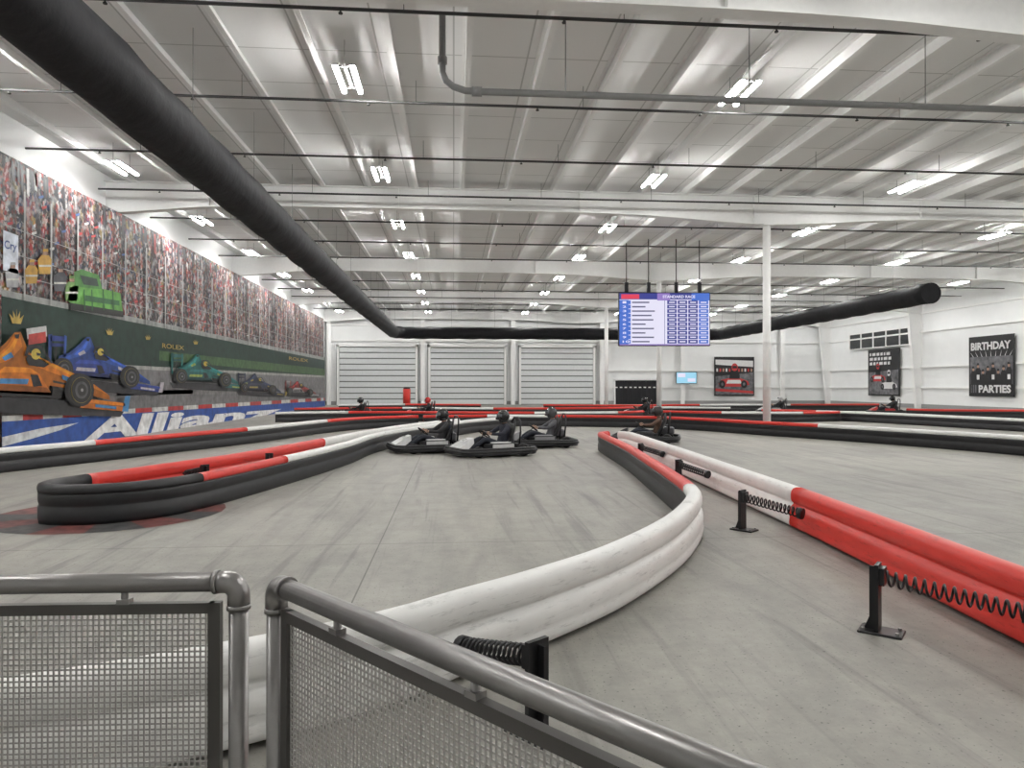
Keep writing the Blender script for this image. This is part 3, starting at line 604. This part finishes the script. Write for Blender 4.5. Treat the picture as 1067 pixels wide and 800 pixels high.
# ------------------------------------------------------------------ karts & people
def skin(verts,edges,rad,root=0,sub=1):
    me=bpy.data.meshes.new('s'); me.from_pydata(verts,edges,[]); o=bpy.data.objects.new('s',me); COL.objects.link(o)
    o.modifiers.new('Skin','SKIN'); sv=me.skin_vertices[0].data
    for i,r in enumerate(rad): sv[i].radius=(r,r) if not isinstance(r,tuple) else r; sv[i].use_root=(i==root)
    s=o.modifiers.new('Sub','SUBSURF'); s.levels=sub; s.render_levels=sub
    dg=bpy.context.evaluated_depsgraph_get(); dg.update(); m=bpy.data.meshes.new_from_object(o.evaluated_get(dg))
    bpy.data.objects.remove(o); return m
def person_mesh():
    V=[];Ed=[];Rr=[]
    def a(p,r,par=None):
        V.append(p);Rr.append(r)
        if par is not None: Ed.append((par,len(V)-1))
        return len(V)-1
    pel=a((0,-.27,.23),(.16,.12)); sp=a((0,-.34,.40),(.145,.11),pel); ch=a((0,-.39,.58),(.17,.12),sp); nk0=a((0,-.38,.70),(.08,.08),ch); nk=a((0,-.36,.77),.055,nk0); hd=a((0,-.34,.85),.08,nk); a((0,-.33,.94),.085,hd)
    for s in(-1,1):
        sh=a((s*.18,-.38,.65),.07,ch); el=a((s*.29,-.17,.50),.05,sh); wr=a((s*.17,.06,.50),.033,el); a((s*.155,.10,.51),.036,wr)
        hp=a((s*.10,-.22,.21),.10,pel); kn=a((s*.19,.20,.40),.065,hp); an=a((s*.13,.56,.17),.045,kn); a((s*.13,.66,.20),.04,an)
    m=skin(V,Ed,Rr); mb=MB()
    mb.v=[v.co.copy() for v in m.vertices]
    for p in m.polygons:
        c=p.center; mi=0
        if c.y>.06 and c.z>.44 and abs(c.x)<.21: mi=2
        elif c.z>.74: mi=2
        elif c.y>.55: mi=3
        elif c.z<.45 and c.y>-.2: mi=1
        mb.face(list(p.vertices),mi,True)
    for s in(-1,1):   # fingers gripping the wheel rim
        for k in range(4):
            z=.55-.022*k; L=[.0,.004,.002,-.004][k]
            f=skin([(s*.155,.10,z),(s*.15,.145+L,z),(s*.135,.165+L,z-.004),(s*.12,.150+L,z-.006)],[(0,1),(1,2),(2,3)],[.010,.009,.009,.008])
            mb.mesh_in(f,Matrix(),2)
        f=skin([(s*.145,.09,.54),(s*.125,.11,.555),(s*.115,.135,.56)],[(0,1),(1,2)],[.011,.010,.009]); mb.mesh_in(f,Matrix(),2)
    return mb.build('person')
skinm=mat('skin',(.45,.28,.2),.55); shoem=mat('shoe_dark',(.03,.03,.03),.6); jeans=mat('trousers_dark',(.02,.024,.035),.8)
PME=person_mesh()
def make_person(root_loc,rot,shirt,helm,label):
    me=PME.copy(); 
    for m in(shirt,jeans,skinm,shoem): me.materials.append(m)
    o=mk('person',me,None,label=label,cat='person',loc=root_loc,rotz=rot)
    mb=MB(); mb.sphere((0,-.335,.90),(.125,.155,.15),0,24,16).box((0,-.20,.845),(.15,.07,.07),0,bev=.015); mb.cyl((0,-.34,.755),(0,-.335,.80),.095,.112,n=18)
    h=mk('helmet',mb,helm,parent=o,label='full-face racing helmet')
    mk('visor',MB().sphere((0,-.325,.905),(.123,.157,.115),0,24,16,keep=lambda t,p:62<t<100 and 30<p<150),mat('visor_smoke',(.10,.11,.12),.10),parent=h)
    return o
def rr(w,l,r,z,n=6,y0=0):
    pts=[]
    for cx,cy,a0 in((w-r,l-r,0),(-w+r,l-r,90),(-w+r,-l+r,180),(w-r,-l+r,270)):
        for i in range(n+1):
            a=math.radians(a0+90*i/n); pts.append((cx+r*math.cos(a),cy+r*math.sin(a)+y0,z))
    return pts
def make_kart(loc,rot,accent,num,label):
    root=empty('racing_kart',label,'kart',loc,rot,group='racing karts')
    mb=MB()
    for z,ins,rad_ in((.085,.02,.034),(.140,.0,.038),(.190,.015,.032)): mb.tube(rr(.67-ins,.94-ins,.24,z),rad_,n=8,closed=True)
    mk('bumper_surround',mb,black_pl,parent=root,label='black plastic wraparound bumper')
    mb=MB().box((0,.1,.06),(.62,1.45,.02)); 
    for s in(-1,1): mb.tube([(s*.3,-.85,.1),(s*.33,-.2,.09),(s*.3,.4,.09),(s*.18,.8,.1)],.018,n=8)
    mb.cyl((-.55,-.62,.14),(.55,-.62,.14),.02,n=10).cyl((-.5,.52,.13),(.5,.52,.13),.018,n=8)
    mk('chassis',mb,steelblk,parent=root)
    for s in(-1,1):
        q=[(s*.36,-.38,.1),(s*.36,.34,.1),(s*.60,.26,.1),(s*.63,-.30,.1)]
        mb=MB().prism([Vector(a) for a in (q if s<0 else q[::-1])],(0,0,.19)); mb.box((s*.5,-.02,.30),(.2,.5,.03),0,bev=.01)
        mk('side_pod',mb,black_pl,parent=root)
        mk('side_panel',MB().box((s*.49,-.02,.325),(.18,.44,.02),0,bev=.005).prism([(s*.615,-.28,.22),(s*.605,.24,.22),(s*.605,.24,.295),(s*.615,-.28,.295)],(s*.03,0,0)),accent,parent=root,label='coloured side pod sticker panel')
    nose=MB()
    secs=[(.50,.18,.30,.42),(.64,.24,.20,.37),(.80,.32,.12,.28),(.90,.34,.10,.22)]
    for y,w,z0,z1 in secs: nose.v+=[Vector(p) for p in((-w,y,z0),(w,y,z0),(w*.85,y,z1),(-w*.85,y,z1))]
    for i in range(3):
        for j in range(4): nose.face([i*4+j,i*4+(j+1)%4,i*4+4+(j+1)%4,i*4+4+j],0)
    nose.face([3,2,1,0],0); nose.face([12,13,14,15],0)
    nz=mk('nose_fairing',nose,accent,parent=root)
    tm=MB(); tm.poly([(-.12,.60,.40),(.12,.60,.40),(.15,.73,.345),(-.15,.73,.345)],0)
    text_map(tm,num,lambda a,b_:((.07-.14*a),.715-.10*b_,.355+.043*b_+.006),1,.02)
    mk('number_plate',tm,[pw,pb],parent=nz,label='white number plate on the nose')
    for s in(-1,1):
        for y,r,w in((.52,.125,.13),(-.62,.14,.18)):
            x=s*.46
            pr=[(r*.55,-w/2),(r*.93,-w/2),(r,-w/2*.7),(r,w/2*.7),(r*.93,w/2),(r*.55,w/2)]
            t=MB(); n=22
            for i in range(n):
                a=6.2832*i/n
                for rad_,xx in pr: t.v.append(Vector((xx,rad_*math.cos(a),rad_*math.sin(a))))
            for i in range(n):
                for j in range(6): t.face([i*6+j,((i+1)%n)*6+j,((i+1)%n)*6+(j+1)%6,i*6+(j+1)%6],0,True)
            wh=mk('wheel',t,blk,parent=root,loc=(x,y,r))
            rm=MB().cyl((-w*.3,0,0),(w*.3,0,0),r*.56,n=16); 
            for k in range(5): rm.cyl((s*w*.3,r*.32*math.cos(k*1.2566),r*.32*math.sin(k*1.2566)),(s*w*.34,r*.32*math.cos(k*1.2566),r*.32*math.sin(k*1.2566)),r*.1,n=8)
            mk('wheel_rim',rm,mat('rim_grey',(.4,.4,.4),.35,metal=.8),parent=wh)
    st=MB(); secs=[(.02,.19,.12),(-.22,.21,.10),(-.36,.22,.16),(-.46,.22,.34),(-.55,.20,.58),(-.58,.16,.72)]
    for y,w,z in secs: st.v+=[Vector(p) for p in((-w-.04,y+.03,z+.12),(-w,y,z+.02),(0,y-.02,z),(w,y,z+.02),(w+.04,y+.03,z+.12))]
    for i in range(5):
        for j in range(4): st.face([i*5+j,i*5+j+1,i*5+6+j,i*5+5+j],0,True)
    so=mk('seat',st,black_pl,parent=root); sm=so.modifiers.new('thick','SOLIDIFY'); sm.thickness=.02
    hp=[(-.25,-.62,.15),(-.25,-.66,.55),(-.2,-.68,.78),(-.1,-.68,.86),(.1,-.68,.86),(.2,-.68,.78),(.25,-.66,.55),(.25,-.62,.15)]
    mk('seat_hoop',MB().tube(hp,.02,n=8),steelblk,parent=root)
    c=Vector((0,.16,.50)); ax=Vector((0,-.6,.8)).normalized(); u,v=frame_of(ax)
    sw_=MB().tube([c+u*(.15*math.cos(6.2832*i/24))+v*(.14*math.sin(6.2832*i/24)) for i in range(24)],.014,n=8,closed=True)
    for k in range(3):
        a=math.radians(90+120*k); sw_.cyl(c,c+u*.15*math.cos(a)+v*.14*math.sin(a),.011,n=6)
    sw_.cyl(c-ax*.02,c+ax*.02,.04,n=12)
    s_=mk('steering_wheel',sw_,blk,parent=root); mk('steering_column',MB().cyl(c,(0,.52,.16),.012,n=8),steelblk,parent=s_)
    mk('engine_cover',MB().box((.36,-.60,.33),(.24,.36,.22),0,bev=.04).cyl((.36,-.60,.44),(.36,-.60,.50),.06,n=12),mat('engine_grey',(.12,.12,.13),.4,metal=.5),parent=root)
    for s in(-1,1): mk('pedal',MB().box((s*.15,.70,.22),(.05,.015,.13)).cyl((s*.15,.70,.1),(s*.15,.70,.2),.008,n=6),steelblk,parent=root)
    return root
acc_w=mat('panel_white',(.6,.6,.6),.4); acc_r=mat('panel_red',(.55,.04,.04),.4); acc_k=mat('panel_black',(.03,.03,.035),.35); acc_g=mat('panel_grey',(.25,.25,.26),.4)
def cloth(n,c): return mat('cloth_'+n,c,.85,var=.2,scale=12)
def hm(n,c): return mat('helmet_'+n,c,.25,var=.03)
KS=[(-2.02,17.4,112,'7',acc_w,cloth('charcoal',(.03,.03,.033)),hm('black',(.015,.015,.016)),'black kart with white panels rounding the bend','person in dark jacket and black helmet driving kart'),
 (-.50,16.5,118,'12',acc_w,cloth('navy',(.025,.027,.04)),hm('black',(.015,.015,.016)),'black kart with white nose leading on the track','person in navy top and black helmet driving kart'),
 (.72,18.9,100,'4',acc_g,cloth('grey',(.10,.10,.11)),hm('graphite',(.05,.05,.052)),'black kart following close behind another kart','person in grey hoodie and dark helmet driving kart'),
 (3.80,20.2,75,'9',acc_k,cloth('brown',(.12,.07,.05)),hm('dark',(.04,.03,.03)),'black kart passing behind the barrier end','person in brown top and dark helmet driving kart'),
 (-7.9,35.5,90,'3',acc_k,cloth('black',(.02,.02,.022)),hm('black',(.03,.03,.03)),'distant black kart between barriers','person in black clothes driving distant kart'),
 (-4.6,36,100,'5',acc_r,cloth('black',(.02,.02,.022)),hm('red',(.5,.04,.04)),'distant kart with red panels between barriers','person in black clothes and red helmet driving kart'),
 (21.6,41,80,'8',acc_r,cloth('black',(.02,.02,.022)),hm('black',(.25,.25,.26)),'distant kart with red panels near the posters','person in black clothes and helmet driving distant kart'),
 (6.5,36.5,95,'2',acc_k,cloth('black',(.02,.02,.022)),hm('black',(.03,.03,.03)),'distant black kart below the screen','person in black clothes and black helmet driving kart'),
 (15.5,42,80,'6',acc_w,cloth('black',(.02,.02,.022)),hm('white',(.6,.6,.6)),'distant kart with white panels near far wall','person in black clothes and white helmet driving kart')]
for x,d,a,num,acc,shc,he,l1,l2 in KS:
    p=W(x,d); ro=math.radians(a)-YAW
    make_kart(p,ro,acc,num,l1); make_person(p,ro,shc,he,l2)
p=W(-8,54); fs=empty('floor_stand','tall red cylindrical floor stand near overhead doors','stand',p)
mk('stand_body',MB().cyl((0,0,.05),(0,0,1.4),.28,n=18),red_pl,parent=fs); mk('stand_base',MB().cyl((0,0,0),(0,0,.06),.36,n=18),steelblk,parent=fs); mk('stand_cap',MB().cyl((0,0,1.4),(0,0,1.55),.28,.2,n=18),black_pl,parent=fs)
# ------------------------------------------------------------------ camera, world, colour
cam=bpy.data.cameras.new('camera'); co=bpy.data.objects.new('camera',cam); COL.objects.link(co); SC.camera=co
cam.sensor_width=36; cam.lens=36*F/1067; cam.clip_start=.05; cam.clip_end=300
co.location=(0,0,H); co.rotation_euler=(math.radians(90+.18),0,-YAW)
w=bpy.data.worlds.new('world'); SC.world=w; w.use_nodes=True; w.node_tree.nodes['Background'].inputs[0].default_value=(.6,.62,.65,1); w.node_tree.nodes['Background'].inputs[1].default_value=.2
try: SC.view_settings.view_transform='Standard'
except Exception: pass
